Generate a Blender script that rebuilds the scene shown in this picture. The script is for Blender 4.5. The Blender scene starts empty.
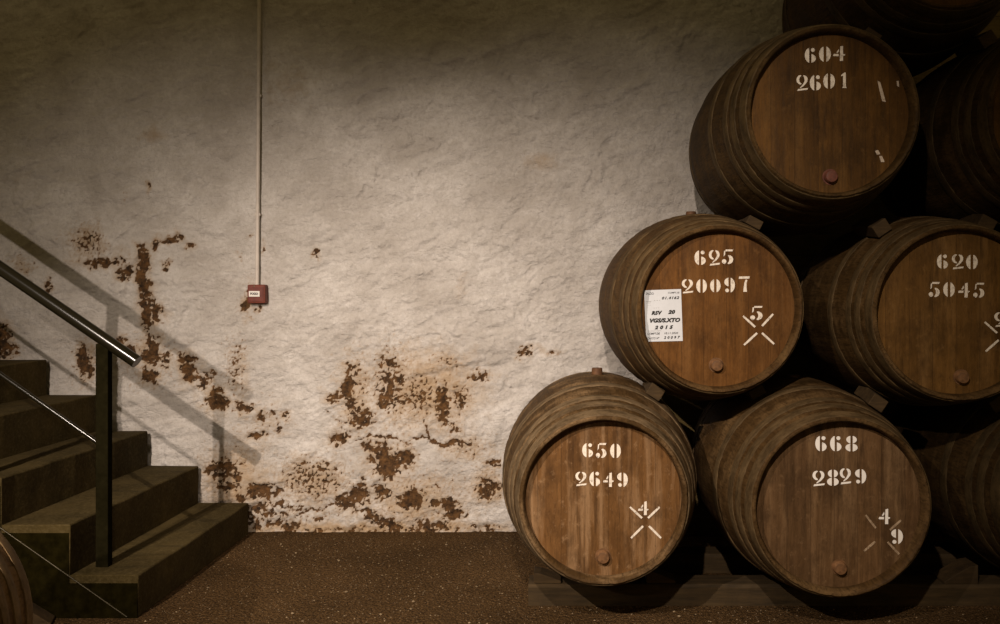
import bpy, math, random
import numpy as np
from mathutils import Vector, Matrix, Euler
random.seed(7)
S = bpy.context.scene
COL = S.collection
# ------------------------------------------------------------------ camera, world, lights
F, CX, CY, CAMZ = 805.0, 560.0, 298.0, 1.453       # focal length in px, vanishing point, eye height
cam_d = bpy.data.cameras.new('camera'); cam = bpy.data.objects.new('camera', cam_d); COL.objects.link(cam)
cam_d.sensor_width = 36.0; cam_d.lens = 36.0 * F / 1000.0
cam_d.shift_x = -(CX - 500.0) / 1000.0; cam_d.shift_y = (CY - 312.0) / 1000.0
cam.location = (0, 0, CAMZ); cam.rotation_euler = (math.pi / 2, 0, 0)
S.camera = cam
w = bpy.data.worlds.new('cellar_air'); S.world = w; w.use_nodes = True
w.node_tree.nodes['Background'].inputs[0].default_value = (1.0, 0.735, 0.32, 1)
w.node_tree.nodes['Background'].inputs[1].default_value = 0.115
S.view_settings.view_transform = 'Standard'; S.view_settings.look = 'None'
S.view_settings.exposure = 0.30; S.view_settings.gamma = 1.0
try: S.view_settings.use_curve_mapping = False
except Exception: pass

def spot(name, loc, aim, energy, size_deg, blend, radius, color):
    d = bpy.data.lights.new(name, 'SPOT'); d.energy = energy; d.spot_size = math.radians(size_deg)
    d.spot_blend = blend; d.shadow_soft_size = radius; d.color = color
    o = bpy.data.objects.new(name, d); COL.objects.link(o); o.location = loc
    o.rotation_euler = (Vector(aim) - Vector(loc)).to_track_quat('-Z', 'Y').to_euler()
    return o
WARM = (1.0, 0.84, 0.725)
spot('spot_lamp', (-2.23, -1.1, 2.43), (-1.95, 5.0, 0.40), 560, 54, 1.0, 0.03, WARM)
spot('spot_lamp', (-2.37, -0.49, 3.62), (-0.66, 5.0, -0.32), 980, 58, 1.0, 0.022, WARM)
spot('spot_lamp', (-0.25, 0.1, 3.15), (0.24, 5.0, 0.22), 450, 66, 1.0, 0.03, WARM)

# ------------------------------------------------------------------ helpers
def at(px, py, Y):                                   # photograph point -> world point on the plane y = Y
    return Vector(((px - CX) * Y / F, Y, CAMZ - (py - CY) * Y / F))
class MB:
    def __init__(s): s.v = []; s.f = []; s.smooth = []
    def add(s, vs, fs, smooth=False):
        o = len(s.v); s.v += [tuple(v) for v in vs]; s.f += [tuple(i + o for i in f) for f in fs]; s.smooth += [smooth] * len(fs)
        return s
    def box(s, lo, hi, M=None):
        vs = [Vector((x, y, z)) for x in (lo[0], hi[0]) for y in (lo[1], hi[1]) for z in (lo[2], hi[2])]
        if M: vs = [M @ v for v in vs]
        return s.add(vs, [(0,1,3,2),(4,6,7,5),(0,4,5,1),(2,3,7,6),(0,2,6,4),(1,5,7,3)])
    def tube(s, a, b, r0, r1=None, n=20, cap=True):
        r1 = r0 if r1 is None else r1
        a, b = Vector(a), Vector(b); q = (b - a).to_track_quat('Z', 'Y')
        vs = []
        for p, r in ((a, r0), (b, r1)):
            vs += [p + q @ Vector((r * math.cos(2*math.pi*i/n), r * math.sin(2*math.pi*i/n), 0)) for i in range(n)]
        s.add(vs, [(i, (i+1) % n, n + (i+1) % n, n + i) for i in range(n)], True)
        if cap: s.add(vs[:n], [tuple(range(n))[::-1]]); s.add(vs[n:], [tuple(range(n))])
        return s
    def lathe(s, prof, n=96, rf=None, yf=None, smooth=True):     # profile of (y, r) turned about the local Y axis
        vs = []
        for k, (y, r) in enumerate(prof):
            for i in range(n):
                t = 2*math.pi*i/n
                rr = r * (rf(i, k) if rf else 1.0); yy = y + (yf(i, k) if yf else 0.0)
                vs.append((rr*math.sin(t), yy, rr*math.cos(t)))
        fs = []
        for k in range(len(prof)-1):
            for i in range(n):
                j = (i+1) % n
                fs.append((k*n+i, (k+1)*n+i, (k+1)*n+j, k*n+j))
        return s.add(vs, fs, smooth)
    def build(s, name, mat, parent=None, loc=None, bevel=0.0, sharp=None):
        me = bpy.data.meshes.new(name); me.from_pydata(s.v, [], s.f)
        me.polygons.foreach_set('use_smooth', s.smooth); me.materials.append(mat); me.update()
        if sharp: me.set_sharp_from_angle(angle=math.radians(sharp))
        o = bpy.data.objects.new(name, me); COL.objects.link(o)
        if parent: o.parent = parent
        if loc is not None: o.location = loc
        if bevel:
            m = o.modifiers.new('bevel', 'BEVEL'); m.width = bevel; m.segments = 2; m.limit_method = 'ANGLE'
        return o
def tag(o, label=None, cat=None, group=None, kind=None):
    for k, v in (('label', label), ('category', cat), ('group', group), ('kind', kind)):
        if v: o[k] = v
    return o
def empty(name, loc, rot=(0, 0, 0)):
    o = bpy.data.objects.new(name, None); COL.objects.link(o); o.location = loc; o.rotation_euler = rot
    o.empty_display_size = 0.1
    return o

# ------------------------------------------------------------------ materials
class NT:
    def __init__(s, name, rough=0.8, spec=0.3):
        s.m = bpy.data.materials.new(name); s.m.use_nodes = True; s.t = s.m.node_tree; s.n = s.t.nodes
        s.b = s.n['Principled BSDF']; s.b.inputs['Roughness'].default_value = rough
        s.b.inputs['Specular IOR Level'].default_value = spec
        s.co = s.n.new('ShaderNodeTexCoord').outputs['Object']
    def L(s, a, b): s.t.links.new(a, b)
    def put(s, sock, v):
        if hasattr(v, 'is_linked'): s.L(v, sock)
        else: sock.default_value = v
    def map(s, scale=(1,1,1), loc=(0,0,0), co=None):
        n = s.n.new('ShaderNodeMapping'); n.inputs['Scale'].default_value = scale; n.inputs['Location'].default_value = loc
        s.L(co or s.co, n.inputs['Vector']); return n.outputs[0]
    def noise(s, co, scale=5, detail=4, rough=0.6, dist=0.0):
        n = s.n.new('ShaderNodeTexNoise'); n.inputs['Scale'].default_value = scale; n.inputs['Detail'].default_value = detail
        n.inputs['Roughness'].default_value = rough; n.inputs['Distortion'].default_value = dist
        s.L(co, n.inputs['Vector']); return n.outputs['Fac']
    def voro(s, co, scale, feature='F1', out='Distance'):
        n = s.n.new('ShaderNodeTexVoronoi'); n.feature = feature; n.inputs['Scale'].default_value = scale
        s.L(co, n.inputs['Vector']); return n.outputs[out]
    def ramp(s, fac, stops):
        n = s.n.new('ShaderNodeValToRGB'); e = n.color_ramp.elements
        while len(e) < len(stops): e.new(0.5)
        for el, (p, c) in zip(e, stops):
            el.position = p; el.color = (c, c, c, 1) if isinstance(c, (int, float)) else (*c, 1)
        s.L(fac, n.inputs[0]); return n.outputs[0]
    def mix(s, fac, a, b, mode='MIX'):
        n = s.n.new('ShaderNodeMix'); n.data_type = 'RGBA'; n.blend_type = mode
        s.put(n.inputs[0], fac)
        for i, v in ((6, a), (7, b)): s.put(n.inputs[i], v if hasattr(v, 'is_linked') else (*v, 1))
        return n.outputs[2]
    def math(s, op, a, b=0.0, c=0.0):
        n = s.n.new('ShaderNodeMath'); n.operation = op
        for i, v in enumerate((a, b, c)): s.put(n.inputs[i], v)
        return n.outputs[0]
    def sep(s, co=None):
        n = s.n.new('ShaderNodeSeparateXYZ'); s.L(co or s.co, n.inputs[0]); return n.outputs
    def white(s, val):
        n = s.n.new('ShaderNodeTexWhiteNoise'); n.noise_dimensions = '1D'; s.L(val, n.inputs['W']); return n.outputs['Value']
    def color(s, v): s.put(s.b.inputs['Base Color'], v if hasattr(v, 'is_linked') else (*v, 1)); return s
    def rough(s, v): s.put(s.b.inputs['Roughness'], v); return s
    def bump(s, h, strength=0.4, dist=0.01):
        n = s.n.new('ShaderNodeBump'); n.inputs['Strength'].default_value = strength; n.inputs['Distance'].default_value = dist
        s.L(h, n.inputs['Height']); s.L(n.outputs[0], s.b.inputs['Normal']); return s

def plain(name, c, rough=0.6, metal=0.0, var=0.25, scale=30):
    t = NT(name, rough); n = t.noise(t.co, scale, 4)
    t.color(t.mix(t.ramp(n, [(0.35, 0.0), (0.7, 1.0)]), tuple(x*(1-var) for x in c), tuple(min(1, x*(1+var)) for x in c)))
    t.b.inputs['Metallic'].default_value = metal
    return t.bump(n, 0.15, 0.004).m

def m_wall():
    t = NT('old_whitewash', 0.9, 0.15)
    a = t.n.new('ShaderNodeAttribute'); a.attribute_name = 'stain'
    h = t.n.new('ShaderNodeAttribute'); h.attribute_name = 'halo'
    n1 = t.noise(t.co, 2.2, 6, 0.62); n2 = t.noise(t.co, 14, 6, 0.7); n3 = t.noise(t.co, 60, 5, 0.7); n4 = t.noise(t.map((1,1,2.2)), 7, 5, 0.65, 0.5)
    base = t.mix(t.ramp(n1, [(0.35, 0.0), (0.68, 1.0)]), (0.44, 0.405, 0.365), (0.66, 0.63, 0.59))
    base = t.mix(t.ramp(n2, [(0.40, 0.0), (0.75, 0.45)]), base, (0.36, 0.33, 0.285))
    base = t.mix(t.ramp(n4, [(0.56, 0.0), (0.74, 0.5)]), base, (0.72, 0.69, 0.65))
    base = t.mix(t.ramp(t.noise(t.co, 48, 6, 0.8), [(0.46, 0.0), (0.72, 0.55)]), base, (0.34, 0.30, 0.25))
    hz = t.math('ADD', h.outputs['Fac'], t.math('MULTIPLY', t.math('SUBTRACT', n2, 0.5), 0.8))
    base = t.mix(t.ramp(hz, [(0.22, 0.0), (0.75, 0.85)]), base, (0.40, 0.28, 0.16))
    brown = t.mix(t.ramp(t.noise(t.co, 26, 5, 0.7), [(0.38, 0.0), (0.66, 1.0)]), (0.016, 0.0066, 0.0016), (0.140, 0.066, 0.020))
    f = t.math('ADD', a.outputs['Fac'], t.math('MULTIPLY', t.math('SUBTRACT', n3, 0.5), 0.55))
    base = t.mix(t.ramp(f, [(0.20, 0.0), (0.50, 0.55)]), base, (0.32, 0.21, 0.11))
    t.color(t.mix(t.ramp(f, [(0.46, 0.0), (0.54, 0.95)]), base, brown))
    n5 = t.noise(t.map((1, 1, 1.5)), 30, 5, 0.72, 0.4); n6 = t.noise(t.co, 130, 3, 0.7)
    hh = t.math('ADD', t.math('ADD', t.math('MULTIPLY', n3, 0.5), t.math('MULTIPLY', n6, 0.25)), t.math('ADD', t.math('MULTIPLY', n2, 0.9), t.math('MULTIPLY', n5, 0.9)))
    return t.bump(hh, 0.8, 0.022).m

def m_floor():
    t = NT('dark_gritty_ground', 0.95, 0.1)
    n1 = t.noise(t.co, 1.6, 5); n2 = t.noise(t.co, 90, 4, 0.8); v = t.voro(t.co, 95); v2 = t.voro(t.co, 95, out='Color')
    base = t.mix(t.ramp(n1, [(0.35, 0.0), (0.7, 1.0)]), (0.075, 0.040, 0.012), (0.165, 0.092, 0.034))
    base = t.mix(t.ramp(n2, [(0.42, 0.0), (0.58, 0.95)]), base, (0.026, 0.014, 0.004))
    base = t.mix(t.ramp(t.noise(t.co, 55, 4, 0.8), [(0.5, 0.0), (0.68, 0.7)]), base, (0.21, 0.125, 0.055))
    spk = t.math('GREATER_THAN', t.math('ADD', t.sep(v2)[0], 0.0), 0.93)
    spk = t.math('MULTIPLY', spk, t.math('LESS_THAN', t.math('ADD', v, t.math('MULTIPLY', n2, 0.5)), 0.52))
    base = t.mix(t.math('MULTIPLY', spk, 0.75), base, (0.40, 0.30, 0.19))
    t.color(base)
    return t.bump(t.math('ADD', t.math('ADD', t.math('MULTIPLY', n2, 0.8), t.math('MULTIPLY', t.noise(t.co, 34, 5, 0.75), 1.4)), t.math('MULTIPLY', v, -0.8)), 1.0, 0.016).m

def m_concrete():
    t = NT('dark_worn_concrete', 0.9, 0.1)
    n1 = t.noise(t.co, 3, 6, 0.65); n2 = t.noise(t.co, 60, 4, 0.7); n3 = t.noise(t.map((1, 6, 6)), 2.5, 4)
    c = t.mix(t.ramp(n1, [(0.35, 0.0), (0.7, 1.0)]), (0.027, 0.019, 0.005), (0.066, 0.046, 0.015))
    c = t.mix(t.ramp(n2, [(0.45, 0.0), (0.8, 0.6)]), c, (0.11, 0.082, 0.036))
    c = t.mix(t.ramp(n3, [(0.55, 0.0), (0.75, 0.5)]), c, (0.016, 0.012, 0.004))
    t.color(c); return t.bump(n2, 0.4, 0.008).m

def m_body(seed, lo, hi, dust):
    t = NT('weathered_stave_oak', 0.75, 0.12)
    x, y, z = t.sep()[:3]
    ang = t.math('MULTIPLY', t.math('ARCTAN2', x, z), 32 / (2*math.pi))
    sid = t.white(t.math('ADD', t.math('FLOOR', t.math('ADD', ang, 0.5)), seed * 7.3))
    off = (seed * 3.1, seed * 1.7, seed * 5.3)
    lo, hi, dust = [(v[0]*0.93, v[1]*0.82, v[2]*0.68) for v in (lo, hi, dust)]
    g = t.noise(t.map((26, 1.6, 26), off), 1.6, 6, 0.75); n = t.noise(t.map((1,2.2,1), off), 4.2, 7, 0.7); fine = t.noise(t.map((60, 8, 60), off), 2.0, 4)
    c = t.mix(t.ramp(g, [(0.3, 0.0), (0.7, 1.0)]), lo, hi)
    c = t.mix(t.math('MULTIPLY', sid, 0.45), c, tuple(v*0.55 for v in lo))
    c = t.mix(t.ramp(n, [(0.48, 0.0), (0.66, 0.8)]), c, dust)
    c = t.mix(t.ramp(fine, [(0.48, 0.0), (0.72, 0.7)]), c, tuple(v*0.4 for v in lo))
    t.color(c); t.rough(t.ramp(n, [(0.3, 0.55), (0.7, 0.85)]))
    return t.bump(t.math('ADD', g, t.math('MULTIPLY', fine, 0.6)), 0.4, 0.006).m

def m_hoop(seed, lo, hi):
    t = NT('rusted_hoop_iron', 0.7, 0.15); off = (seed * 2.1, seed, seed * 4.0)
    n = t.noise(t.map((1, 3, 1), off), 7, 7, 0.75); n2 = t.noise(t.map(loc=off), 45, 4)
    c = t.mix(t.ramp(n, [(0.35, 0.0), (0.7, 1.0)]), lo, hi)
    t.color(t.mix(t.ramp(n2, [(0.5, 0.0), (0.8, 0.5)]), c, tuple(v*0.45 for v in lo)))
    t.b.inputs['Metallic'].default_value = 0.0
    return t.bump(n2, 0.25, 0.003).m

def m_head(seed, lo, hi, pale, worn=0.5):
    t = NT('barrel_head_planks', 0.62, 0.15)
    x, y, z = t.sep()[:3]; off = (seed * 3.7, seed * 1.3, seed * 2.9)
    pw = 0.102
    wob = t.math('MULTIPLY', t.math('SUBTRACT', t.noise(t.map((2, 1, 2), off), 2, 2), 0.5), 0.012)
    px = t.math('DIVIDE', t.math('ADD', t.math('ADD', x, wob), 3.0 + (seed * 0.037) % 0.09), pw)
    pid = t.white(t.math('ADD', t.math('FLOOR', px), seed * 11.7))
    edge = t.math('ABSOLUTE', t.math('SUBTRACT', t.math('FRACT', px), 0.5))
    g = t.noise(t.map((34, 1, 2.2), off), 1.5, 7, 0.75, 0.3); blot = t.noise(t.map((1.8, 1, 1.1), off), 4.5, 7, 0.7); streak = t.noise(t.map((11, 1, 0.8), off), 1.6, 5, 0.6)
    fine = t.noise(t.map((7, 1, 1.8), off), 16, 5, 0.75); scuff = t.noise(t.map((1.2, 1, 1), (seed, 0, seed*2.0)), 22, 5, 0.75); dk = t.noise(t.map((9, 1, 1.0), (seed*1.1, 0, seed*0.7)), 2.2, 6, 0.7)
    c = t.mix(t.ramp(g, [(0.3, 0.0), (0.7, 1.0)]), lo, hi)
    c = t.mix(t.math('MULTIPLY', pid, 0.5), c, tuple(v*0.55 for v in lo))
    c = t.mix(t.ramp(streak, [(0.50, 0.0), (0.72, worn)]), c, pale)
    c = t.mix(t.ramp(blot, [(0.46, 0.0), (0.70, 0.75)]), c, tuple(v*0.40 for v in lo))
    c = t.mix(t.ramp(dk, [(0.54, 0.0), (0.72, 0.8)]), c, tuple(v*0.30 for v in lo))
    c = t.mix(t.ramp(scuff, [(0.56, 0.0), (0.74, 0.5 * worn + 0.15)]), c, pale)
    c = t.mix(t.ramp(fine, [(0.52, 0.0), (0.76, 0.6)]), c, tuple(v*0.35 for v in lo))
    seam = t.math('GREATER_THAN', edge, 0.487)
    c = t.mix(t.math('MULTIPLY', seam, 0.4), c, tuple(v*0.35 for v in lo))
    t.color(c); t.rough(t.ramp(g, [(0.3, 0.5), (0.7, 0.75)]))
    return t.bump(t.math('SUBTRACT', t.math('MULTIPLY', g, 0.7), t.math('MULTIPLY', seam, 0.8)), 0.45, 0.005).m

def m_paint(name, c, wear=0.52, under=(0.10, 0.055, 0.022)):
    t = NT(name, 0.75, 0.25)
    n = t.noise(t.co, 70, 5, 0.75); n2 = t.noise(t.map((60, 1, 6)), 2, 4)
    f = t.math('MAXIMUM', n, t.math('MULTIPLY', n2, 0.93))
    return t.color(t.mix(t.ramp(f, [(wear, 0.0), (wear + 0.2, 0.8)]), c, under)).m

def m_timber(name, lo, hi, seed=0):
    t = NT(name, 0.8, 0.25)
    g = t.noise(t.map((2.5, 24, 24), (seed, seed*2, 0)), 1.6, 6, 0.7); n = t.noise(t.map(loc=(seed, 0, 0)), 6, 5)
    c = t.mix(t.ramp(g, [(0.3, 0.0), (0.7, 1.0)]), lo, hi)
    t.color(t.mix(t.ramp(n, [(0.5, 0.0), (0.75, 0.6)]), c, tuple(v*0.4 for v in lo)))
    return t.bump(g, 0.4, 0.006).m

M_WALL, M_FLOOR, M_CONC = m_wall(), m_floor(), m_concrete()
M_STEEL = NT('dark_painted_steel', 0.2, 0.4).color((0.008, 0.0065, 0.003)).m
M_POST = plain('dark_post_steel', (0.009, 0.0075, 0.003), 0.7)
M_POST.node_tree.nodes['Principled BSDF'].inputs['Specular IOR Level'].default_value = 0.0
M_SIDE_SHADE = plain('stair_side_shade', (0.008, 0.0062, 0.0015), 0.95, 0, 0.4, 20)  # near-black colour standing in for shade on the stair side
M_SIDE_SHADE.node_tree.nodes['Principled BSDF'].inputs['Specular IOR Level'].default_value = 0.0
M_DULL = plain('dull_steel', (0.035, 0.028, 0.014), 0.4, 0.5)
M_BRIGHT = plain('worn_bright_steel', (0.10, 0.082, 0.05), 0.35, 0.6)
M_PIPE = plain('painted_conduit', (0.52, 0.47, 0.41), 0.5, 0, 0.12, 12)
M_RED = plain('alarm_red_plastic', (0.13, 0.028, 0.014), 0.45, 0, 0.2, 60)
M_WHITE = plain('sticker_white', (0.66, 0.63, 0.58), 0.6, 0, 0.05)
M_PAPER = plain('paper_white', (0.60, 0.625, 0.65), 0.7, 0, 0.03)
M_INK = plain('black_ink', (0.02, 0.018, 0.016), 0.6, 0, 0.1)
M_GREYINK = plain('grey_ink', (0.30, 0.29, 0.27), 0.6, 0, 0.1)
M_STENCIL = m_paint('stencil_white_paint', (0.76, 0.69, 0.58))
M_STENCIL_NEW = m_paint('fresh_stencil_white_paint', (0.86, 0.82, 0.75), 0.58)
M_STENCIL_OLD = m_paint('faded_stencil_paint', (0.42, 0.31, 0.20), 0.44)
M_WEDGE = m_timber('chock_wood', (0.026, 0.015, 0.005), (0.070, 0.042, 0.015), 2)
M_RAIL = m_timber('rail_timber', (0.022, 0.014, 0.005), (0.062, 0.038, 0.014), 5)
M_ADDED_BOARD = m_timber('added_board_timber', (0.075, 0.052, 0.016), (0.14, 0.096, 0.032), 9)  # for the boards added behind the stack to keep its gaps dark
M_PLUG = plain('turned_plug_wood', (0.16, 0.080, 0.034), 0.5, 0, 0.35, 40)
M_PLUGRED = plain('reddish_plug_wood', (0.12, 0.042, 0.026), 0.5, 0, 0.3, 40)
M_BUNG = plain('bung_wood', (0.10, 0.045, 0.018), 0.7, 0, 0.35, 40)
M_GRIT = plain('pale_grit', (0.22, 0.16, 0.09), 0.85, 0, 0.5, 20)

# ------------------------------------------------------------------ the wall: whitewashed rubble with flaked patches
def perlin(x, y, seed):
    xi, yi = np.floor(x).astype(np.int64), np.floor(y).astype(np.int64); xf, yf = x - xi, y - yi
    u, v = xf*xf*xf*(xf*(xf*6-15)+10), yf*yf*yf*(yf*(yf*6-15)+10)
    def g(ix, iy, dx, dy):
        h = (ix * 374761393 + iy * 668265263 + seed * 1442695041) & 0xFFFFFFFF
        h = ((h ^ (h >> 13)) * 1274126177) & 0xFFFFFFFF
        a = ((h ^ (h >> 16)) & 0xFFFF) / 65536.0 * 2*math.pi
        return np.cos(a)*dx + np.sin(a)*dy
    a = g(xi, yi, xf, yf); b = g(xi+1, yi, xf-1, yf); c = g(xi, yi+1, xf, yf-1); d = g(xi+1, yi+1, xf-1, yf-1)
    return (a + u*(b-a) + v*((c + u*(d-c)) - (a + u*(b-a)))) * 1.5
def fbm(x, y, seed, octv=4, gain=0.5):
    t = 0; amp = 1.0; tot = 0
    for k in range(octv):
        t = t + amp * perlin(x * 2**k, y * 2**k, seed + k*17); tot += amp; amp *= gain
    return t / tot
# flaked places: x0, x1, y0, y1 on the photograph's wall, strength
FLAKES = [(83,120,257,268,1.0),(119,134,261,281,.85),(138,150,250,275,1.1),(139,150,268,300,1.15),(140,151,296,330,1.15),(148,163,304,321,1.0),
 (135,146,241,251,.9),(153,162,236,252,.95),(163,176,235,243,.9),(172,183,230,238,.9),(184,193,241,251,.9),(163,171,260,270,.7),(144,151,183,191,.6),(120,128,192,198,.5),
 (46,55,278,296,.85),(29,36,279,287,.6),(31,39,262,270,.55),(235,241,251,259,.6),(76,88,346,362,1.0),(82,94,352,377,1.1),(119,129,336,346,.8),(125,139,345,359,.95),
 (143,160,337,362,1.1),(158,173,350,367,.8),(143,157,367,383,1.0),(180,196,353,366,1.0),(183,197,360,382,1.15),(186,201,370,378,.9),(199,212,374,392,.85),(208,226,388,413,1.05),(208,216,369,377,.8),
 (205,226,399,413,.9),(230,255,400,412,.8),(258,266,412,424,.9),(272,279,413,421,.8),(283,291,412,423,.95),(250,265,430,439,.95),(272,282,424,437,.6),(330,349,430,445,1.0),
 (-4,9,326,358,1.1),(6,20,342,356,.7),(244,251,288,311,1.0),(257,263,304,311,.8),(259,266,243,256,.6),(249,254,231,243,.5),
 (206,222,461,474,1.0),(218,239,461,474,1.1),(233,245,470,484,.95),(235,249,490,502,.95),(250,272,484,498,1.0),(264,287,488,498,.85),(251,270,500,516,.85),(286,306,502,512,.7),(279,288,509,523,.7),
 (252,263,521,531,.95),(274,300,526,533,1.0),(296,330,527,533,.8),(344,361,488,509,1.0),(300,306,461,468,.9),(315,321,463,470,.9),(323,330,462,468,.9),(331,337,465,471,.8),
 (344,365,359,375,.75),(340,356,376,401,1.1),(328,341,391,403,.95),(348,358,399,412,.95),(350,372,408,429,1.0),(379,394,354,372,.9),(380,394,372,392,.9),(378,392,388,414,.95),(394,406,374,386,.85),(392,410,392,408,.8),
 (436,448,386,424,1.15),(440,452,359,368,.5),(451,469,384,412,.68),(470,492,370,383,.8),(448,461,422,432,.9),(369,392,444,466,1.1),(378,402,452,477,1.15),(396,414,444,470,1.0),(361,373,441,454,.85),
 (475,500,478,500,.85),(488,500,459,466,1.1),(374,392,484,499,.85),(401,424,491,508,1.15),(430,444,499,507,1.0),(440,459,498,508,.95),(444,466,508,521,1.05),(337,352,490,512,.9),(350,368,484,504,.9),
 (366,382,508,524,.9),(378,399,518,533,.95),(414,434,520,533,.95),(430,452,520,533,.85),(470,500,526,533,.7),(330,372,527,533,.8),(400,470,528,533,.8),(360,368,473,480,.8),(519,534,347,356,.75),(546,560,349,357,.7),(313,319,249,262,.7),
 (590,598,388,396,.5),(240,262,500,527,.72),(255,276,488,519,.62),(220,240,477,494,.75),(262,287,512,531,.7),(214,226,466,480,.8),(288,300,520,532,.8),(306,330,512,522,.6)]
SPECKLE = [(70,104,228,254,.62),(226,244,344,390,.6),(278,346,460,498,.62),(300,340,455,500,.5),(402,438,374,418,.62),(375,410,352,420,.62),(444,490,436,460,.5),(448,472,380,416,.55),(338,375,356,432,.5),
 (200,260,440,520,.45),(235,290,400,440,.4),(360,470,470,530,.45),(250,345,490,530,.45),(12,30,256,272,.5),(470,505,440,505,.42),(70,100,340,385,.45),(120,175,335,385,.45),(240,256,282,312,.5),(430,460,355,372,.5)]
CRACKS_AND_CREASE_SHADE = [[(357,438),(394,439),(411,437),(441,444),(458,441),(478,448)],[(425,419),(426,440)],[(296,518),(311,508),(336,505),(350,508),(366,508),(384,522),(399,532)],[(436,482),(441,490)],[(150,331),(146,342)],
          [(319,404),(346,427)],[(262,518),(275,508),(290,504)]]  # first line here is the shade of a plaster crease, painted brown
HALO = [(375,480,350,430,.7),(335,375,356,432,.6),(275,350,455,505,.6),(205,270,440,525,.65),(250,300,400,440,.35),(360,470,475,533,.6),(440,492,432,462,.55),(470,505,470,505,.7),(230,255,340,412,.4),(70,104,226,256,.6),(12,30,256,272,.45),
        (74,160,235,275,.3),(140,170,125,142,.55),(144,152,182,194,.6),(0,40,150,200,.25),(240,330,40,120,.3),(520,560,150,175,.45),(455,470,270,300,.3),(515,562,345,358,.4),(200,520,522,536,.8),(180,230,370,420,.35)]

def wall():
    xs = np.concatenate([np.linspace(-5.4, -3.62, 40), np.arange(-3.6, 1.6, 0.0085), np.linspace(1.62, 4.4, 60)])
    zs = np.concatenate([[-0.06], np.arange(-0.02, 1.8, 0.0085), np.arange(1.81, 3.4, 0.0105), np.linspace(3.42, 4.3, 24)])
    X, Z = np.meshgrid(xs, zs)
    PX, PY = X * 161.0 + CX, CY + (CAMZ - Z) * 161.0
    warpx = 10 * fbm(X*9, Z*9, 3, 4, .6); warpy = 10 * fbm(X*9, Z*9, 4, 4, .6)
    wx, wy = PX + warpx, PY + warpy
    def field(lst, p):
        D = np.zeros_like(X)
        for x0, x1, y0, y1, s in lst:
            q = ((wx - (x0+x1)/2) / ((x1-x0)/2))**2 + ((wy - (y0+y1)/2) / ((y1-y0)/2))**2
            D = np.maximum(D, s * np.exp(-p * q))
        return D
    fine = fbm(X*30, Z*30, 11, 4, 0.7); vfine = fbm(X*55, Z*55, 12, 3, 0.6)
    st = field(FLAKES, 0.62)
    a = st + np.where(st > 0.04, 0.85 * fine + 0.60 * vfine, 0) * np.clip(st*2.2, 0, 1) - 0.10 * (st > 0.04)
    sp = field(SPECKLE, 0.35)
    a = np.maximum(a, sp + np.where(sp > 0.1, 0.62 * vfine + 0.2 * fine - 0.12, 0))
    med0 = fbm(X*5, Z*5, 71, 3)
    for pl in CRACKS_AND_CREASE_SHADE:
        cs = {(319,404): 0.55, (296,518): 1.2, (357,438): 1.05, (262,518): 1.1}.get(pl[0], 0.95)
        for (ax, ay), (bx, by) in zip(pl, pl[1:]):
            dx, dy = bx-ax, by-ay; t = np.clip(((wx-ax)*dx + (wy-ay)*dy) / (dx*dx+dy*dy), 0, 1)
            d = np.hypot(wx - ax - t*dx, wy - ay - t*dy)
            a = np.maximum(a, cs * (0.80 + 0.5*med0) * np.exp(-(d/(1.8 + 1.2*med0))**2) + np.where(d < 6, 0.8*fine, 0) * np.exp(-(d/4)**2))
    a = np.clip(a, 0, 1.2)
    halo = np.maximum(field(HALO, 0.6), 0.55 * np.clip(field(FLAKES, 0.22), 0, 1))
    # relief: rubble swell under the plaster, trowelled scallops, grain
    big = fbm(X*1.5, Z*1.7, 21, 3)
    ridg = 1 - np.abs(fbm(X*4.2 + 0.6*big, Z*6.5 - X*1.2, 31, 4, 0.55)) * 2.4
    med = fbm(X*7 + 1.5*big, Z*11 - X*2.0, 41, 5, 0.6)
    step = np.clip(fbm(X*3.1, Z*4.3 - X*0.8, 51, 4, 0.55) * 9, -1, 1)
    cz = fbm(X*3.3 + 2.0*big, Z*5.2 - X*1.6, 61, 3, 0.5); cm = np.clip(fbm(X*2.3, Z*2.3, 62, 2)*4 + 0.3, 0, 1)
    crease = np.exp(-(cz/0.035)**2) * cm
    lip = np.clip(cz*14, -1, 1) * cm
    rel = 0.020*big + 0.006*ridg + 0.014*med + 0.004*step + 0.0042*vfine + 0.0030*fine + 0.0050*lip - 0.004*crease
    rel = np.clip(rel, -0.045, 0.036)
    mask = np.clip((a - 0.40) / 0.2, 0, 1)
    rel = rel - 0.011 * mask + 0.003*mask*vfine
    rel = rel * np.clip((Z + 0.06) * 20, 0.2, 1)
    flat = np.exp(-((PX-256)/16)**2) * (PY < 306)                     # flatter where the conduit is fixed
    rel = rel * (1 - 0.85*flat)
    Y = 5.0 - rel
    nz, nx = X.shape
    co = np.stack([X, Y, Z], -1).reshape(-1, 3)
    idx = np.arange(nz*nx).reshape(nz, nx)
    q = np.stack([idx[:-1, :-1], idx[:-1, 1:], idx[1:, 1:], idx[1:, :-1]], -1).reshape(-1, 4)
    ring = np.concatenate([idx[0, :-1], idx[:-1, -1], idx[-1, :0:-1], idx[:0:-1, 0]])
    back = co[ring].copy(); back[:, 1] = 5.35
    n0 = len(co); m = len(ring); co = np.concatenate([co, back])
    r2 = np.arange(m); rn = (r2+1) % m
    q = np.concatenate([q, np.stack([ring[r2], n0+r2, n0+rn, ring[rn]], -1)])
    me = bpy.data.meshes.new('wall_back')
    me.vertices.add(len(co)); me.vertices.foreach_set('co', co.ravel())
    me.loops.add(q.size); me.loops.foreach_set('vertex_index', q.ravel().astype(np.int32))
    me.polygons.add(len(q)); me.polygons.foreach_set('loop_start', np.arange(0, q.size, 4, dtype=np.int32))
    me.update(calc_edges=True); me.validate()
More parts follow.
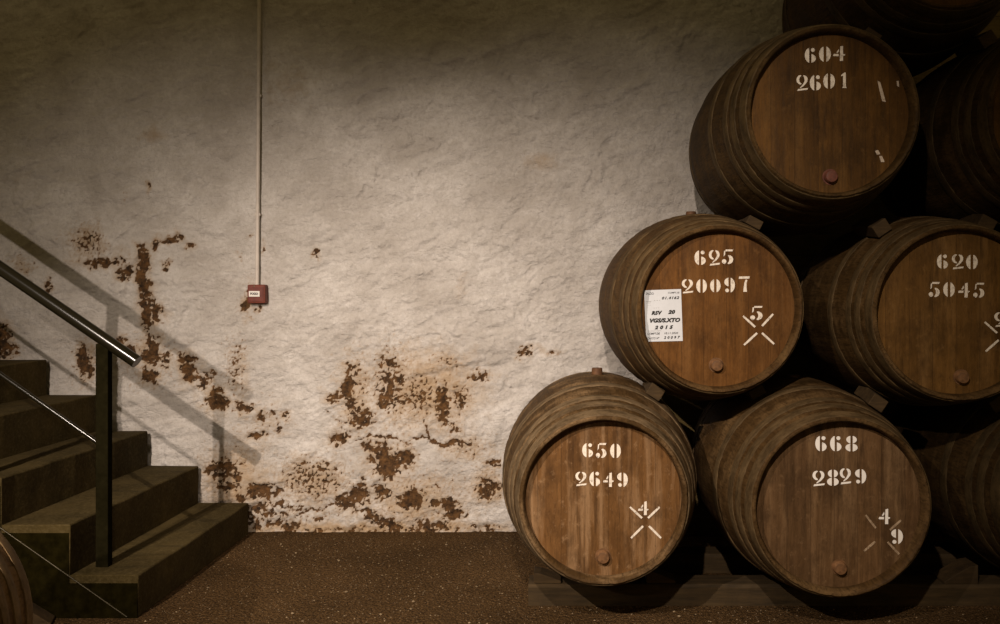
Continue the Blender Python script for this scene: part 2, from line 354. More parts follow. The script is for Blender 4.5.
    me.polygons.foreach_set('use_smooth', np.ones(len(q), dtype=bool))
    for nm, arr in (('stain', a), ('halo', halo)):
        at_ = me.attributes.new(nm, 'FLOAT', 'POINT')
        at_.data.foreach_set('value', np.concatenate([arr.ravel(), np.zeros(m)]).astype(np.float32))
    me.materials.append(M_WALL)
    o = bpy.data.objects.new('wall_back', me); COL.objects.link(o); tag(o, kind='structure')
wall()
mb = MB().box((-5.4, -3.0, -0.2), (4.4, 5.2, 0.0)); tag(mb.build('floor', M_FLOOR), kind='structure')

# loose grit on the ground
g = MB(); rg = random.Random(3)
for i in range(1500):
    x, y = rg.uniform(-2.1, 2.2), rg.uniform(3.3, 4.9)
    if x < -1.87 or (x > -0.2 and y > 3.78): continue
    r = rg.uniform(0.0015, 0.0045) * (1.8 if rg.random() < 0.04 else 1)
    vs = [(x + r*1.2*rg.uniform(.7,1.2), y, r*.6), (x - r*1.1, y + r*.3, r*.5), (x, y + r*rg.uniform(.8,1.3), r*.6), (x, y - r, r*.5), (x, y, r*1.3), (x, y, -r*.4)]
    g.add(vs, [(0,2,4),(2,1,4),(1,3,4),(3,0,4),(2,0,5),(1,2,5),(3,1,5),(0,3,5)])
tag(g.build('loose_grit', M_GRIT), 'fine pale grit scattered over the dark cellar floor', 'grit', kind='stuff')

# ------------------------------------------------------------------ staircase along the wall
SX, ST, SY0, SY1 = -1.915, 0.311, 3.655, 4.955          # first riser, going, open side, wall side
HEIGHTS = [0.194, 0.422, 0.634, 0.857, 1.072, 1.285, 1.50, 1.715]
st = empty('staircase', (SX, SY0, 0)); tag(st, 'dark concrete staircase climbing left along the whitewashed wall', 'staircase')
rs = random.Random(5)
for k, h in enumerate(HEIGHTS):
    x1 = SX - ST*k; x0 = x1 - ST - (0.0 if k < 7 else 0.8)
    zb = 0.0
    m = MB()
    nyy = 14; f0 = []
    prof = [(x1-0.004, zb), (x1, h-0.007), (x1-0.002, h-0.002), (x1-0.007, h), (x0, h), (x0, zb)]
    vs = []
    for j in range(nyy+1):
        y = SY0 + (SY1-SY0)*j/nyy
        wob = rs.uniform(-.003, .003); wz = rs.uniform(-.0025, .0025)
        for (px_, pz_) in prof:
            top = pz_ > 0.05; edge = px_ > x0 + .05
            vs.append((px_ - SX + (wob if top and edge else 0), y - SY0, pz_ + (wz if top and edge else 0)))
    n = len(prof)
    fs = [(j*n+i, (j+1)*n+i, (j+1)*n+(i+1) % n, j*n+(i+1) % n) for j in range(nyy) for i in range(n)]
    fs += [tuple(range(n))[::-1] if False else tuple(range(n)), tuple(range(nyy*n, nyy*n+n))[::-1]]
    m.add(vs, fs)
    m.build('step', M_CONC, st, bevel=0.004)
m = MB(); pts = []  # thin sheet over the open side, its shade painted as dark colour
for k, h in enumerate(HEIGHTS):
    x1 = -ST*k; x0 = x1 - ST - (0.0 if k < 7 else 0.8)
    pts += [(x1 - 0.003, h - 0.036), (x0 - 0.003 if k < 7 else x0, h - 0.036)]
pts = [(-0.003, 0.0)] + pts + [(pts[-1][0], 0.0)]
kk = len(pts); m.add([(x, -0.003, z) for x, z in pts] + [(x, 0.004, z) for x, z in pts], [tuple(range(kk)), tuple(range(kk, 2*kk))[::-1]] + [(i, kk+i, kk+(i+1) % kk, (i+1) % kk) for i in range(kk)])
o = m.build('side_shade_panel', M_SIDE_SHADE, st); tag(o, 'dark sheet painted as shade over the side of the stairs')
# thin metal edging that runs down the open side of the stairs
e0, e1 = at(-200, 387, 3.648) - st.location, at(127, 617, 3.648) - st.location
m = MB().tube(e0, e1, 0.0035, n=8)
o = m.build('edge_strip', M_DULL, st); tag(o, 'thin worn metal strip')

rail = empty('stair_railing', at(104, 568, 3.78)); tag(rail, 'dark steel stair railing with thick sloping handrail and thin lower rail', 'railing')
RL = rail.location
a, b = at(0, 268, 3.78), at(137, 362, 3.78); d = (a - b)
m = MB(); A = b + d*3.2; m.tube(A - RL, b - RL, 0.030, n=28)
m.build('handrail', M_STEEL, rail, bevel=0.004)
a2, b2 = at(0, 374, 3.78), at(98, 443, 3.78); d2 = a2 - b2
MB().tube(b2 + d2*4.2 - RL, b2 - RL, 0.0105, n=16).build('lower_rail', M_STEEL, rail)
for k, px_ in enumerate((104, -9, -180)):
    p = at(px_, 300, 3.78); x = p.x
    zt = b.z + (b.x - x) * (d.z / -d.x) - 0.02
    si = int((SX - x) / ST); zb = HEIGHTS[max(0, min(7, si))]
    m = MB().box((x-0.029-RL.x, -0.02, zb - RL.z), (x+0.029-RL.x, 0.02, zt - RL.z))
    po = m.build('post', M_POST, rail, bevel=0.003)

# ------------------------------------------------------------------ conduit and alarm call point on the wall
q0 = at(260.5, -170, 4.975); q1 = at(257.2, 288, 4.975)
cp = empty('wall_conduit', (q1.x, q1.y, q1.z)); tag(cp, 'slim pale conduit running straight down the wall to a red box', 'pipe')
MB().tube(q0 - q1, (0, 0, 0.004), 0.0115, n=16).build('tube', M_PIPE, cp)
for t_ in (0.16, 0.42, 0.68, 0.9):
    p = (q0 - q1) * t_
    MB().box((p.x-0.017, -0.006, p.z-0.008), (p.x+0.017, 0.03, p.z+0.008)).build('clip', M_PIPE, cp, bevel=0.004)
bx = at(256.3, 294, 4.95)
cb = empty('alarm_call_point', (bx.x, 4.975, bx.z - 0.058)); tag(cb, 'small red alarm call point box at the end of the conduit', 'alarm box')
MB().box((-0.055, -0.028, 0.0), (0.055, 0.035, 0.116)).build('housing', M_RED, cb, bevel=0.007)
MB().box((-0.045, -0.032, 0.012), (0.045, -0.027, 0.100)).build('front_plate', plain('alarm_front_red', (0.115, 0.023, 0.012), 0.4), cb, bevel=0.003)
stk = MB().box((-0.043, -0.0338, 0.042), (0.023, -0.0318, 0.076)).build('sticker', M_WHITE, cb); tag(stk, 'white sticker with dark letters')
MB().tube((-0.012, -0.027, 0.106), (-0.012, -0.031, 0.106), 0.005, n=12).build('screw', M_BRIGHT, cb)

def text_mesh(body, size, bold=0.0, shear=0.0, spacing=1.0):
    cu = bpy.data.curves.new('printed', 'FONT'); cu.body = body; cu.size = size; cu.shear = shear; cu.offset = bold; cu.space_character = spacing; cu.resolution_u = 3
    ob = bpy.data.objects.new('printed', cu); COL.objects.link(ob)
    bpy.context.view_layer.update()
    me = bpy.data.meshes.new_from_object(ob.evaluated_get(bpy.context.evaluated_depsgraph_get()))
    vs = [v.co.copy() for v in me.vertices]; fs = [tuple(p.vertices) for p in me.polygons]
    bpy.data.objects.remove(ob); bpy.data.curves.remove(cu); bpy.data.meshes.remove(me)
    return vs, fs
def fit_text(m, body, x0, x1, z0, z1, y, bold=0.004, shear=0.0, spacing=1.0):
    vs, fs = text_mesh(body, 0.1, bold, shear, spacing)
    lx, hx = min(v.x for v in vs), max(v.x for v in vs); ly, hy = min(v.y for v in vs), max(v.y for v in vs)
    m.add([(x0 + (v.x-lx)/(hx-lx)*(x1-x0), y, z0 + (v.y-ly)/(hy-ly)*(z1-z0)) for v in vs], fs)
m = MB(); fit_text(m, 'FOGO', -0.034, 0.014, 0.052, 0.067, -0.0343, 0.006); m.build('lettering', M_INK, stk)

# ------------------------------------------------------------------ stencil figures (cells 1 wide, 1.35 high; y up)
def dome(cx, cy, rx, ry, side, gap, flat=0.0, n=14):     # a half-moon: the part of an ellipse left (-1) or right (+1) of the stencil bridge
    pts = []
    g_ = min(gap, rx*0.95); t0 = math.acos(g_/rx)
    for i in range(n+1):
        t = -t0 + 2*t0*i/n
        pts.append((cx + side*rx*math.cos(t), cy + ry*math.sin(t)))
    pts.append((cx + side*(g_ + flat), cy + ry*0.35)); pts.append((cx + side*(g_ + flat), cy - ry*0.35))
    return pts
def blob(cx, cy, r, ry=None, n=12): return [(cx + r*math.cos(2*math.pi*i/n), cy + (ry or r)*math.sin(2*math.pi*i/n)) for i in range(n)]
def stroke(pts, ws):                                      # polyline with a width at each point -> outline
    L_, R_ = [], []
    for i, p in enumerate(pts):
        a = pts[max(0, i-1)]; b = pts[min(len(pts)-1, i+1)]
        dx, dy = b[0]-a[0], b[1]-a[1]; l = math.hypot(dx, dy) or 1
        nx, ny = -dy/l*ws[i]/2, dx/l*ws[i]/2
        L_.append((p[0]+nx, p[1]+ny)); R_.append((p[0]-nx, p[1]-ny))
    return L_ + R_[::-1]
def arc(cx, cy, rx, ry, a0, a1, n=10): return [(cx + rx*math.cos(math.radians(a0+(a1-a0)*i/n)), cy + ry*math.sin(math.radians(a0+(a1-a0)*i/n))) for i in range(n+1)]
def lens(n, w0, w1, w2): return [ (w0 + (w1-w0)*math.sin(math.pi*i/(n-1))**0.8) if i <= (n-1)/2 else (w2 + (w1-w2)*math.sin(math.pi*i/(n-1))**0.8) for i in range(n)]
H = 1.35
def fig0(): return [dome(.5, H/2, .48, H/2, -1, .12), dome(.5, H/2, .48, H/2, 1, .12)]
def fig6(): return [dome(.5, H/2, .48, H/2, -1, .10), dome(.46, .40, .52, .40, 1, .14), blob(.72, H-.20, .17, .17)]
def rot180(ps): return [[(1-x, H-y) for x, y in p] for p in ps]
def fig2():
    left = arc(.46, .93, .36, .36, 100, 262, 12); right = arc(.46, .93, .37, .36, 72, -32, 8) + [(.62, .52), (.40, .33), (.30, .26)]
    return [stroke(left, lens(13, .07, .24, .10)), stroke(right, [.07, .14, .20, .24, .26, .26, .25, .24, .21, .15, .09, .05]), [(.06, .0), (.95, .10), (.99, .25), (.12, .16)]]
def fig5():
    bowl = arc(.38, .42, .42, .40, 68, -72, 12)
    return [[(.30, H-.17), (.34, H), (.96, H), (.90, H-.17)], [(.20, H-.12), (.30, H-.12), (.28, .86), (.16, .70)], stroke(bowl, lens(13, .08, .32, .08)), blob(.20, .24, .19, .21), stroke(arc(.30,.22,.2,.19,200,265,5), [.10,.11,.11,.10,.08,.05])]
def fig4(): return [[(.56, 0), (.83, 0), (.83, H-.02), (.60, H-.08)], [(.0, .46), (.06, .62), (.46, .62), (.46, .42), (.05, .42)], [(.28, .74), (.48, 1.06), (.50, .86), (.38, .70)], [(.81, .42), (1.0, .50), (1.0, .58), (.81, .62)]]
def fig7(): return [[(.0, H-.22), (1.0, H-.20), (1.02, H), (.04, H-.02)], stroke([(.74, H-.30), (.64, .8), (.60, .4), (.60, .0)], [.16, .20, .26, .34])]
def fig1(): return [[(.40, .0), (.86, .0), (.78, .12), (.76, H), (.62, H), (.30, 1.12), (.30, 1.02), (.50, 1.08), (.50, .12)]]
def fig8(): return [dome(.5, 1.02, .43, .33, -1, .10), dome(.5, 1.02, .43, .33, 1, .10), dome(.5, .33, .50, .34, -1, .10), dome(.5, .33, .50, .34, 1, .10)]
FIG = {'0': fig0, '1': fig1, '2': fig2, '4': fig4, '5': fig5, '6': fig6, '7': fig7, '8': fig8, '9': lambda: rot180(fig6())}

# ------------------------------------------------------------------ barrels
def barrel(front, mid, Rh, Rb, Lg, seed, label, thick=0.023, body=None, head=None, plug=None, plug_mat=None, bung=True, num=(), cross=None, grp='port barrels in the stack'):
    """front, mid: world points on the axis at the front rim and at the belly"""
    front, mid = Vector(front), Vector(mid)
    ax = (mid - front).normalized(); yaw = math.atan2(-ax.x, ax.y); pitch = math.asin(ax.z)
    R = Euler((pitch, 0, yaw)).to_matrix()
    root = empty('barrel', mid - R @ Vector((0, 0, Rb)), (pitch, 0, yaw)); tag(root, label, 'barrel', grp)
    axis = Vector((0, 0, Rb)); hl = Lg/2
    lo, hi, dust = body or ((0.038, 0.023, 0.008), (0.085, 0.052, 0.019), (0.13, 0.085, 0.038))
    mb_, mh_ = m_body(seed, lo, hi, dust), m_hoop(seed, tuple(v*0.8 for v in lo), tuple(a*0.6+b*0.5 for a, b in zip(hi, dust)))
    hlo, hhi, hp, worn = head or ((0.095, 0.047, 0.017), (0.185, 0.092, 0.034), (0.24, 0.14, 0.065), 0.5)
    mhd = m_head(seed, hlo, hhi, hp, worn)
    rr = lambda y: Rh + (Rb - Rh) * (1 - abs(y/hl)**2.05)
    NS, SUB = 32, 5; n = NS*SUB; rg = random.Random(seed)
    sj = [rg.uniform(-.0028, .0028) for _ in range(NS)]; ej = [rg.uniform(-.002, .002) for _ in range(NS)]
    def sid(i): return ((i + SUB//2) // SUB) % NS
    Ri = Rh - thick
    prof = [(-hl+0.060, Ri), (-hl+0.026, Ri+0.001), (-hl+0.002, Rh-thick*.62), (-hl, Rh-thick*.5), (-hl, Rh-0.004), (-hl+0.004, Rh)]
    K = 30
    prof += [(y, rr(y)) for y in [-hl + 0.02 + (Lg-0.04)*i/K for i in range(K+1)]]
    prof += [(hl-0.004, Rh), (hl, Rh-0.004), (hl, Rh-thick*.5), (hl-0.002, Rh-thick*.62), (hl-0.026, Ri+0.001), (hl-0.060, Ri)]
    def rf(i, k):
        j = (i + SUB//2) % SUB
        return 1 + sj[sid(i)] - (0.005 if j == 0 else 0.0) if 4 <= k <= len(prof)-5 else 1.0
    def yf(i, k): return ej[sid(i)] if k in (2, 3, 4, 5) else 0
    b_ = MB().lathe(prof, n, rf, yf).build('stave_body', mb_, root, axis, sharp=38)
    for s in (-1, 1):                                                # two heads, slightly dished
        hb = MB(); nn = 72; y0 = s*(hl-0.054)
        rings = [(Ri+0.003, 0.0), (Ri*0.66, 0.002), (Ri*0.33, 0.003), (0.0001, 0.003)]
        vs = [(r*math.sin(2*math.pi*i/nn), y0 + s*dy*0.0, r*math.cos(2*math.pi*i/nn)) for r, dy in rings for i in range(nn)]
        fs = [(k*nn+i, (k+1)*nn+i, (k+1)*nn+(i+1) % nn, k*nn+(i+1) % nn) for k in range(3) for i in range(nn)]
        vs += [(v[0], y0 - s*0.022, v[2]) for v in vs[:nn]]
        fs += [(i, (i+1) % nn, 4*nn+(i+1) % nn, 4*nn+i) for i in range(nn)] + [tuple(4*nn+i for i in range(nn))]
        hb.add(vs, fs).build('barrel_head', mhd, root, axis)
    for s in (-1, 1):
        for (c0, wdt) in ((0.010, 0.050), (0.098, 0.042), (0.170, 0.042), (0.345, 0.048)):
            ys = [s*(hl - c0 - wdt*i/4) for i in range(5)]
            e_ = 0.004 * s
            pr = [(ys[0] + 0.0, rr(ys[0]) - 0.002), (ys[0] - e_*0.3, rr(ys[0]) + 0.003)] + [(y, rr(y) + 0.0045) for y in ys[1:-1]] + [(ys[-1] + e_*0.3, rr(ys[-1]) + 0.003), (ys[-1], rr(ys[-1]) - 0.002)]
            MB().lathe(pr, 96).build('hoop', mh_, root, axis, sharp=40)
    if bung:
        MB().tube((0, 0.0, Rb - 0.012), (0, 0.0, Rb + bung), 0.030, 0.026, n=18).build('bung', M_BUNG, root, axis, bevel=0.003)
    yh = -hl + 0.054                                                 # the front head's face
    Mw = Matrix.Translation(mid) @ R.to_4x4()
    inv = Mw.inverted()
    def onhead(px, py):                                              # photograph point -> point on the head's face
        o = inv @ Vector((0, 0, CAMZ)); dv = inv.to_3x3() @ Vector(((px-CX)/F, 1.0, -(py-CY)/F))
        t = (yh - o.y) / dv.y; p = o + dv*t
        return p
    if plug:
        p = onhead(*plug); pm = plug_mat or M_PLUG
        pr = [(yh+0.004, 0.034), (yh-0.003, 0.034), (yh-0.003, 0.029), (yh-0.020, 0.0275), (yh-0.026, 0.024), (yh-0.0275, 0.016), (yh-0.026, 0.0001)]
        MB().lathe(pr, 24).build('tap_plug', pm, root, axis + Vector((p.x, 0, p.z)), sharp=45)
    def poly(m, pts, y):                                             # thin raised paint film with a rim
        k = len(pts)
        ar = sum(pts[i][0]*pts[(i+1) % k][1] - pts[(i+1) % k][0]*pts[i][1] for i in range(k))
        if ar < 0: pts = pts[::-1]
        vs = [(x, y, z) for x, z in pts] + [(x, y + 0.0016, z) for x, z in pts]
        m.add(vs, [tuple(range(k))] + [(i, k+i, k+(i+1) % k, (i+1) % k) for i in range(k)])
    def figures(m, txt, cells):                                      # cells: (x0, x1, y_top, y_bottom) for every figure
        for ch, (x0, x1, yt, yb) in zip(txt, cells):
            for pts in FIG[ch]():
                q = [onhead(x0 + u*(x1-x0), yb - v/H*(yb-yt)) for u, v in pts]
                poly(m, [(p.x, p.z) for p in q], yh - 0.0014)
    for txt, cells, pm in num:
        m = MB(); figures(m, txt, cells); m.build('painted_number', pm, root, axis)
    if cross:
        strokes, figs, pm, wd = cross
        for (ax_, ay, bx_, by) in strokes:
            m = MB(); pts = stroke([(ax_, ay), ((ax_+bx_)/2, (ay+by)/2), (bx_, by)], [wd*0.8, wd, wd*0.9])
            q = [onhead(*p) for p in pts]; poly(m, [(p.x, p.z) for p in q], yh - 0.0014); m.build('painted_stroke', pm, root, axis)
        for txt, cells, pm2 in figs:
            m = MB(); figures(m, txt, cells); m.build('painted_number', pm2, root, axis)
    root_info = dict(root=root, axis=axis, yh=yh, onhead=onhead, poly=poly, mid=mid, Rb=Rb, rr=rr, R=R, front=front, hl=hl)
    return root_info

L = 1.3
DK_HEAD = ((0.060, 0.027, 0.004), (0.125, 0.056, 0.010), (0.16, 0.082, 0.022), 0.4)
RED_HEAD = ((0.095, 0.039, 0.008), (0.190, 0.080, 0.017), (0.215, 0.107, 0.034), 0.5)
PALE_HEAD = ((0.095, 0.043, 0.012), (0.180, 0.086, 0.026), (0.31, 0.19, 0.095), 0.9)
DULL_HEAD = ((0.080, 0.042, 0.016), (0.155, 0.083, 0.034), (0.22, 0.132, 0.062), 0.75)
B650 = barrel((.1875, 3.43, .588), (.1875, 4.08, .594), .360, .475, L, 1, 'brown oak barrel stencilled 650 and 2649, lowest and leftmost in the stack',
    body=((0.048, 0.029, 0.011), (0.115, 0.072, 0.030), (0.25, 0.18, 0.105)), head=PALE_HEAD, plug=(603, 556), bung=0.030,
    num=[('650', [(582,593.2,443,457.4),(595.8,606.8,443,457.8),(609.9,621,443.4,458.2)], M_STENCIL), ('2649', [(575.6,586.8,471.5,486),(589.2,600.3,471.5,486.2),(603,613.6,472.3,486.8),(616.9,628,472.4,487)], M_STENCIL)],
    cross=([(630,507,642,518),(659.5,507,648,518),(631,538,643,526),(661,538,649,526)], [('4', [(638,648.5,501,515)], M_STENCIL)], M_STENCIL, 2.2))
B668 = barrel((1.192, 3.40, .568), (1.178, 4.05, .578), .380, .478, L, 2, 'large dark barrel stencilled 668 and 2829 with 4 and 9, bottom row middle',
    body=((0.042, 0.025, 0.009), (0.095, 0.058, 0.023), (0.15, 0.10, 0.047)), head=DULL_HEAD, plug=(839, 567), bung=0.010,
    num=[('668', [(815,826.7,435.8,451.3),(829.8,841.6,435.8,451.3),(845.4,857.5,435.8,451.3)], M_STENCIL_NEW), ('2829', [(812.7,824.8,470.4,486.2),(827,838.6,469.6,485.6),(840,851.2,468,484.3),(854.8,866.3,469,483.7)], M_STENCIL_NEW)],
    cross=([(865.6,515,875.7,528),(901,520,890,530),(864,551,875,541.6),(887.6,542,899,554)], [('4', [(878.6,890,508.5,524)], M_STENCIL_NEW), ('9', [(891,903,529,544)], M_STENCIL_NEW)], M_STENCIL_OLD, 2.2))
B625 = barrel((.720, 3.60, 1.402), (.690, 4.25, 1.412), .374, .474, L, 3, 'warm brown barrel stencilled 625 and 20097 with a white paper label',
    body=((0.045, 0.026, 0.009), (0.105, 0.062, 0.024), (0.15, 0.10, 0.045)), head=RED_HEAD, plug=(716, 365), bung=0.022,
    num=[('625', [(694.2,705.9,250.3,265.1),(709,720,249.8,265.7),(721.7,733.6,249.5,264)], M_STENCIL), ('20097', [(682,693.3,279,293.5),(696,707,279,293),(709.8,720.7,279,292.5),(724,735,277.6,292.6),(738.7,749.3,276.3,291.8)], M_STENCIL)],
    cross=([(743,316,755,327),(773,314,762,326),(744,345,757,333),(774,344,762,333)], [('5', [(750,763,306,320)], M_STENCIL)], M_STENCIL, 2.2))
B620 = barrel((1.723, 3.45, 1.389), (1.735, 4.10, 1.392), .376, .462, L, 4, 'brown barrel stencilled 620 and 5045, cut by the right edge of the photo',
    head=((0.085, 0.040, 0.008), (0.165, 0.080, 0.018), (0.22, 0.12, 0.040), 0.55), plug=(961, 377), bung=0.010,
    num=[('620', [(936.7,948,254.2,269),(952,963.6,254,269.3),(965.8,977.7,254.5,269.5)], M_STENCIL), ('5045', [(928.5,940,282,297),(943,954.8,282,297),(958,969.5,282.5,297.5),(973,984.6,282.8,297.6)], M_STENCIL)],
    cross=([(984.5,322,997,333),(1021,321,1009,332),(985.5,351.5,998.6,340),(1022,352,1009,340)], [('2', [(994.5,1007,312,327)], M_STENCIL)], M_STENCIL, 2.2))
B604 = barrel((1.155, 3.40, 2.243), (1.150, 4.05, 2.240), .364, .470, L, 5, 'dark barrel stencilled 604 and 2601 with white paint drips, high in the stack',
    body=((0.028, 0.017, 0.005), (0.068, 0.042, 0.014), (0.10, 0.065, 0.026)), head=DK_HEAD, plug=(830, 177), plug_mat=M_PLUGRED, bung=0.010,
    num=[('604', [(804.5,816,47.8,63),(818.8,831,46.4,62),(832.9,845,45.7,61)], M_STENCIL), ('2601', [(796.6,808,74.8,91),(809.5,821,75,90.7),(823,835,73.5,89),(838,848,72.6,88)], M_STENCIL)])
M_DRIP = m_paint('dripped_white_paint', (0.55, 0.46, 0.36), 0.5)
for pts in ([(877.5,81),(880,82),(883,92),(885.5,102),(882,101),(879.5,91)], [(896.5,81),(898.5,81),(899,87),(897,86)], [(875,151),(878,150),(880,154),(877,155)], [(879,156),(882,156),(884.5,162),(881,162)]):
    q = [B604['onhead'](*p) for p in pts]; m = MB(); B604['poly'](m, [(p.x, p.z) for p in q], B604['yh'] - 0.0014)
    tag(m.build('paint_drip', M_DRIP, B604['root'], B604['axis']), 'white paint run')
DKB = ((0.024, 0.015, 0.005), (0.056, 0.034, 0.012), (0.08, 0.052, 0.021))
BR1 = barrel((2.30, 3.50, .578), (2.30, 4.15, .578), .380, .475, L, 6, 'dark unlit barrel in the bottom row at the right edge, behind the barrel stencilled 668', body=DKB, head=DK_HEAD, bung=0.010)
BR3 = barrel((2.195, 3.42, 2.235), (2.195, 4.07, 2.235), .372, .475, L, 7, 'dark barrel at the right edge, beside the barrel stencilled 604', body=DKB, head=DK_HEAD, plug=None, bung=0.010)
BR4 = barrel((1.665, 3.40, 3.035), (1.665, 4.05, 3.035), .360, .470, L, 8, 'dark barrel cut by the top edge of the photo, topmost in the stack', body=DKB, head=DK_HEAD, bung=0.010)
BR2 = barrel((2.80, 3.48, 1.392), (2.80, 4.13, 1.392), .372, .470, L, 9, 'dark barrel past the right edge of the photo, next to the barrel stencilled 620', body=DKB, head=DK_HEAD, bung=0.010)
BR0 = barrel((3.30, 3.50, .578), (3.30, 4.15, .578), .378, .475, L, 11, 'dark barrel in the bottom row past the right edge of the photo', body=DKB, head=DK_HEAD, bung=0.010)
BLF = barrel((-2.01, 1.2, .472), (-2.01, 1.85, .472), .375, .470, L, 10, 'barrel on the floor at the lower left corner, in front of the stairs', body=((0.11, 0.066, 0.028), (0.21, 0.132, 0.06), (0.26, 0.18, 0.09)), head=DULL_HEAD, bung=0.010, grp='lone barrel by the stairs')
del BLF['root']['group']

# paper label on the head of barrel 625
on = B625['onhead']; yh = B625['yh']
c = [on(644, 290.3), on(681, 289), on(682.7, 340.9), on(646.2, 341.7)]      # TL TR BR BL
def lab(u, v):                                                              # u right, v down, 0..1
    t_ = c[0].lerp(c[1], u); b_ = c[3].lerp(c[2], u); p = t_.lerp(b_, v); return p.x, p.z
m = MB(); ng = 8; vs = []; fs = []
for layer in (0.0, 0.0012):
    for j in range(ng+1):
        for i in range(ng+1):
            x, z = lab(i/ng, j/ng); vs.append((x, yh - 0.0022 + layer - 0.0012*math.sin(i*1.3 + j*0.9)*0.3, z))
k = (ng+1)**2
for j in range(ng):
    for i in range(ng):
        q = (j*(ng+1)+i, (j+1)*(ng+1)+i, (j+1)*(ng+1)+i+1, j*(ng+1)+i+1); fs.append(q); fs.append(tuple(k+a for a in q[::-1]))
m.add(vs, fs)
paper = m.build('paper_label', M_PAPER, B625['root'], B625['axis']); tag(paper, 'white printed paper label')
def print_lines(lines, mat, name):
    for body, u0, u1, v0, v1, bold, shear, sp in lines:
        m = MB(); tv, tf = text_mesh(body, 0.1, bold, shear, sp)
        lx, hx = min(v.x for v in tv), max(v.x for v in tv); ly, hy = min(v.y for v in tv), max(v.y for v in tv)
        out = []
        for v in tv:
            x, z = lab(u0 + (v.x-lx)/(hx-lx)*(u1-u0), v1 - (v.y-ly)/(hy-ly)*(v1-v0)); out.append((x, yh - 0.0031, z))
        m.add(out, tf); m.build(name, mat, paper)
print_lines([('RSV', .17, .47, .405, .485, .0065, .3, 1.1), ('20', .62, .82, .395, .475, .0065, .3, 1.1), ('VGS/S.XTO', .12, .95, .55, .635, .0065, .3, 1.05), ('2 0 1 5', .24, .75, .69, .765, .0065, .3, 1.1),
             ('01.4162', .47, .94, .135, .19, .004, .3, 1.2), ('2 0 0 9 7', .48, .93, .90, .955, .004, .3, 1.1)], M_INK, 'printed_line')
print_lines([('SALDO:', .04, .26, .045, .09, .001, .25, 1.0), ('COMPT.(S)', .64, .95, .05, .09, .001, .25, 1.0), ('COMPT.DE', .04, .38, .825, .865, .002, .25, 1.0), ('10.11.2020', .50, .88, .825, .862, .001, .25, 1.0),
             ('CASCO Nº', .03, .36, .915, .955, .001, .25, 1.0)], M_INK, 'small_print')
print_lines([('____', .03, .18, .215, .222, 0, 0, 1.0), ('____', .03, .16, .245, .25, 0, 0, 1.0), ('- - -', .26, .42, .20, .206, 0, 0, 1.0), ('________', .05, .42, .79, .796, 0, 0, 1.0), ('- -', .08, .16, .29, .296, 0, 0, 1.0), ('- - -', .24, .38, .345, .352, 0, 0, 1.0)], M_GREYINK, 'faint_rule')

# ------------------------------------------------------------------ timber rails and chocks
def timber(x0, x1, y0, y1, h, label, seed):
    rg = random.Random(seed); m = MB(); n = 40; vs = []
    for i in range(n+1):
        x = (x1-x0)*i/n
        a_, b_ = rg.uniform(-.003, .003), rg.uniform(-.003, .003)
        for (yy, zz) in ((0, 0.0), (a_, h - 0.012 + b_), (0.012, h + b_*0.6), (y1-y0-0.012, h), (y1-y0, h-0.012), (y1-y0, 0.0)):
            vs.append((x, yy, zz))
    fs = [(i*6+k, i*6+(k+1) % 6, (i+1)*6+(k+1) % 6, (i+1)*6+k) for i in range(n) for k in range(6)]
    fs += [tuple(range(6))[::-1], tuple(n*6+k for k in range(6))]
    m.add(vs, fs)
    o = m.build('timber_rail', M_RAIL, None, (x0, y0, 0.0)); tag(o, label, 'rail', 'rails under the barrel stack'); return o
timber(-0.15, 3.9, 3.80, 3.95, 0.098, 'long dark timber rail under the front of the barrel stack', 3)
timber(-0.05, 3.9, 4.25, 4.40, 0.098, 'dark timber rail under the back of the barrels, behind the front rail', 4)

def boards(x0, x1, z0, z1, label):  # boards added so no lit wall shows through the gaps in the stack
    m = MB(); z = z0; rg = random.Random(int(z0*10)+1)
    while z < z1 - 0.02:
        h_ = min(0.19, z1 - z); dy = rg.uniform(0, .004)
        m.add([(x, y, zz) for x in (0, x1-x0) for y, zz in ((dy, z-z0+.004), (dy+.004, z-z0), (.026, z-z0), (.026, z-z0+h_), (dy+.004, z-z0+h_), (dy, z-z0+h_-.004))],
              [(0,6,7,1),(1,7,8,2),(2,8,9,3),(3,9,10,4),(4,10,11,5),(5,11,6,0),(0,1,2,3,4,5),(11,10,9,8,7,6)]); z += h_
    o = m.build('added_boarding', M_ADDED_BOARD, None, (x0, 4.915, z0)); tag(o, label, 'added boards')
boards(0.62, 3.9, 0.0, 1.84, 'added dark boards that hide lit wall behind the two lower barrel rows')
boards(1.38, 3.9, 1.84, 3.55, 'added dark boards that hide lit wall behind the upper barrel rows')

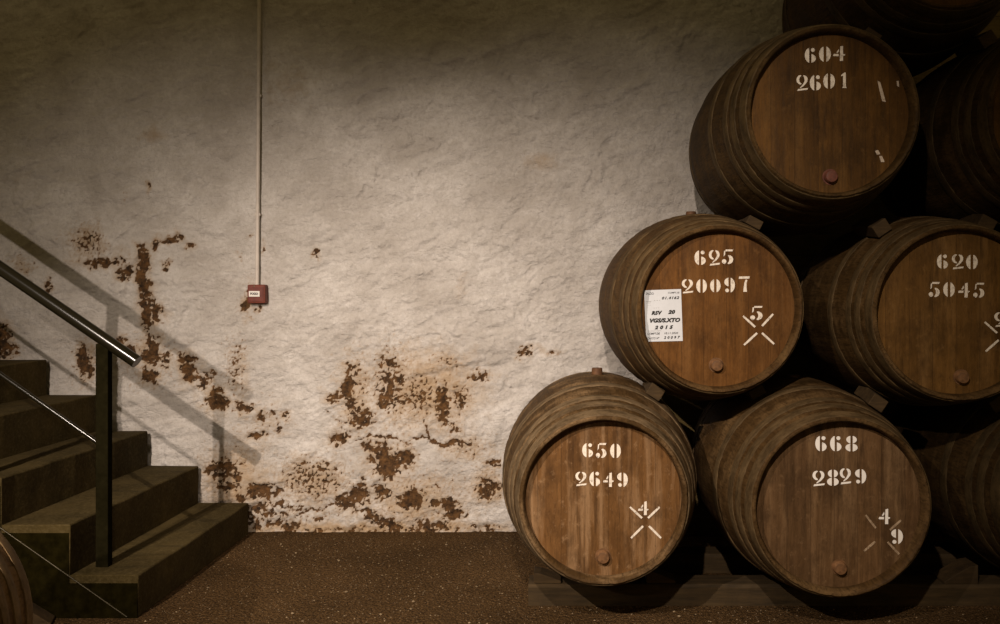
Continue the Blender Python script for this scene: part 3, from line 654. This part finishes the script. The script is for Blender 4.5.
def chock(lo, up, label, ylen=0.22, yfr=0.22, wid=0.075):
    """wedge driven from the front between a lower and an upper barrel"""
    yf_ = max(lo['front'].y, up['front'].y) + yfr
    def st(bb, y):
        t_ = (y - bb['front'].y) / (bb['mid'].y - bb['front'].y); cc = bb['front'].lerp(bb['mid'], t_); return cc, bb['rr'](y - bb['mid'].y)
    secs = []
    for y in (yf_, yf_ + ylen*0.5, yf_ + ylen):
        c0, r0 = st(lo, y); c1, r1 = st(up, y)
        dv = Vector((c1.x-c0.x, 0, c1.z-c0.z)); dist = dv.length; dv.normalize(); tv = Vector((dv.z, 0, -dv.x))
        pa, pb = c0 + dv*(r0 + 0.006), c1 - dv*(r1 + 0.006)
        if (pb-pa).dot(dv) < 0.012:
            mid_ = (pa+pb)/2; pa, pb = mid_ - dv*0.006, mid_ + dv*0.006
        hh = min((pb-pa).length/2, 0.030); ctr = pa + dv*hh
        secs.append((ctr, dv, tv, hh, y))
    base = secs[0][0].copy(); base.y = secs[0][4]
    m = MB(); vs = []
    for ctr, dv, tv, hh, y in secs:
        for sa, sb in ((-1,-1),(1,-1),(1,1),(-1,1)):
            p = ctr + tv*(sa*wid/2) + dv*(sb*hh); p.y = y; vs.append(p - base)
    fs = [(s*4+k, (s+1)*4+k, (s+1)*4+(k+1) % 4, s*4+(k+1) % 4) for s in range(2) for k in range(4)] + [(0,1,2,3), (11,10,9,8)]
    m.add(vs, fs)
    o = m.build('wooden_chock', M_WEDGE, None, base, bevel=0.004); tag(o, label, 'chock', 'chocks between the barrels')
chock(B650, B625, 'small wooden chock between the barrels stencilled 650 and 625')
chock(B668, B625, 'small wooden chock between the barrels stencilled 668 and 625')
chock(B668, B620, 'wooden chock between the barrels stencilled 668 and 620')
chock(BR1, B620, 'wooden chock between the barrel stencilled 620 and the dark one below right')
chock(B625, B604, 'wooden chock between the barrels stencilled 625 and 604')
chock(B620, B604, 'wooden chock between the barrels stencilled 620 and 604')
chock(B620, BR3, 'wooden chock on top of the barrel stencilled 620, below the right edge barrel')
chock(B604, BR4, 'wooden chock between the barrel stencilled 604 and the topmost barrel')
chock(BR3, BR4, 'wooden chock between the topmost barrel and the dark one below right')
chock(BR2, BR3, 'wooden chock under the right edge barrel, past the edge of the photo')
chock(BR0, BR2, 'wooden chock past the right edge of the photo, farthest right of all')
chock(BR1, BR2, 'wooden chock past the right edge of the photo, between dark barrels')
def floor_wedge(x, y, z, ln, wd, ht, rot, label, grp=None):
    m = MB(); vs = [(-ln/2, -wd/2, 0), (ln/2, -wd/2, 0), (ln/2, wd/2, 0), (-ln/2, wd/2, 0), (-ln/2, -wd/2, ht), (-ln/2, wd/2, ht), (ln/2, -wd/2, 0.012), (ln/2, wd/2, 0.012), (-ln/4, -wd/2, ht*0.92), (-ln/4, wd/2, ht*0.92)]
    fs = [(0,3,2,1), (0,1,6,8,4), (3,5,9,7,2), (0,4,5,3), (1,2,7,6), (4,8,9,5), (8,6,7,9)]
    o = m.add(vs, fs).build('wooden_wedge', M_WEDGE, None, (x, y, z), bevel=0.003); o.rotation_euler = (0, 0, rot); tag(o, label, 'wedge', grp)
floor_wedge(1.90, 3.87, 0.098, 0.16, 0.12, 0.090, math.pi, 'wooden wedge on the front rail, right of the barrel stencilled 668')
floor_wedge(0.48, 3.87, 0.098, 0.14, 0.10, 0.060, math.pi*0, 'wooden wedge on the front rail, just right of the barrel stencilled 650')
floor_wedge(-0.06, 3.87, 0.098, 0.13, 0.10, 0.050, 0, 'wooden wedge on the front rail, at the left foot of the barrel stencilled 650')
floor_wedge(-2.33, 3.58, 0.0, 0.13, 0.10, 0.105, 0.4, 'small wooden wedge on the floor against the side of the stairs')
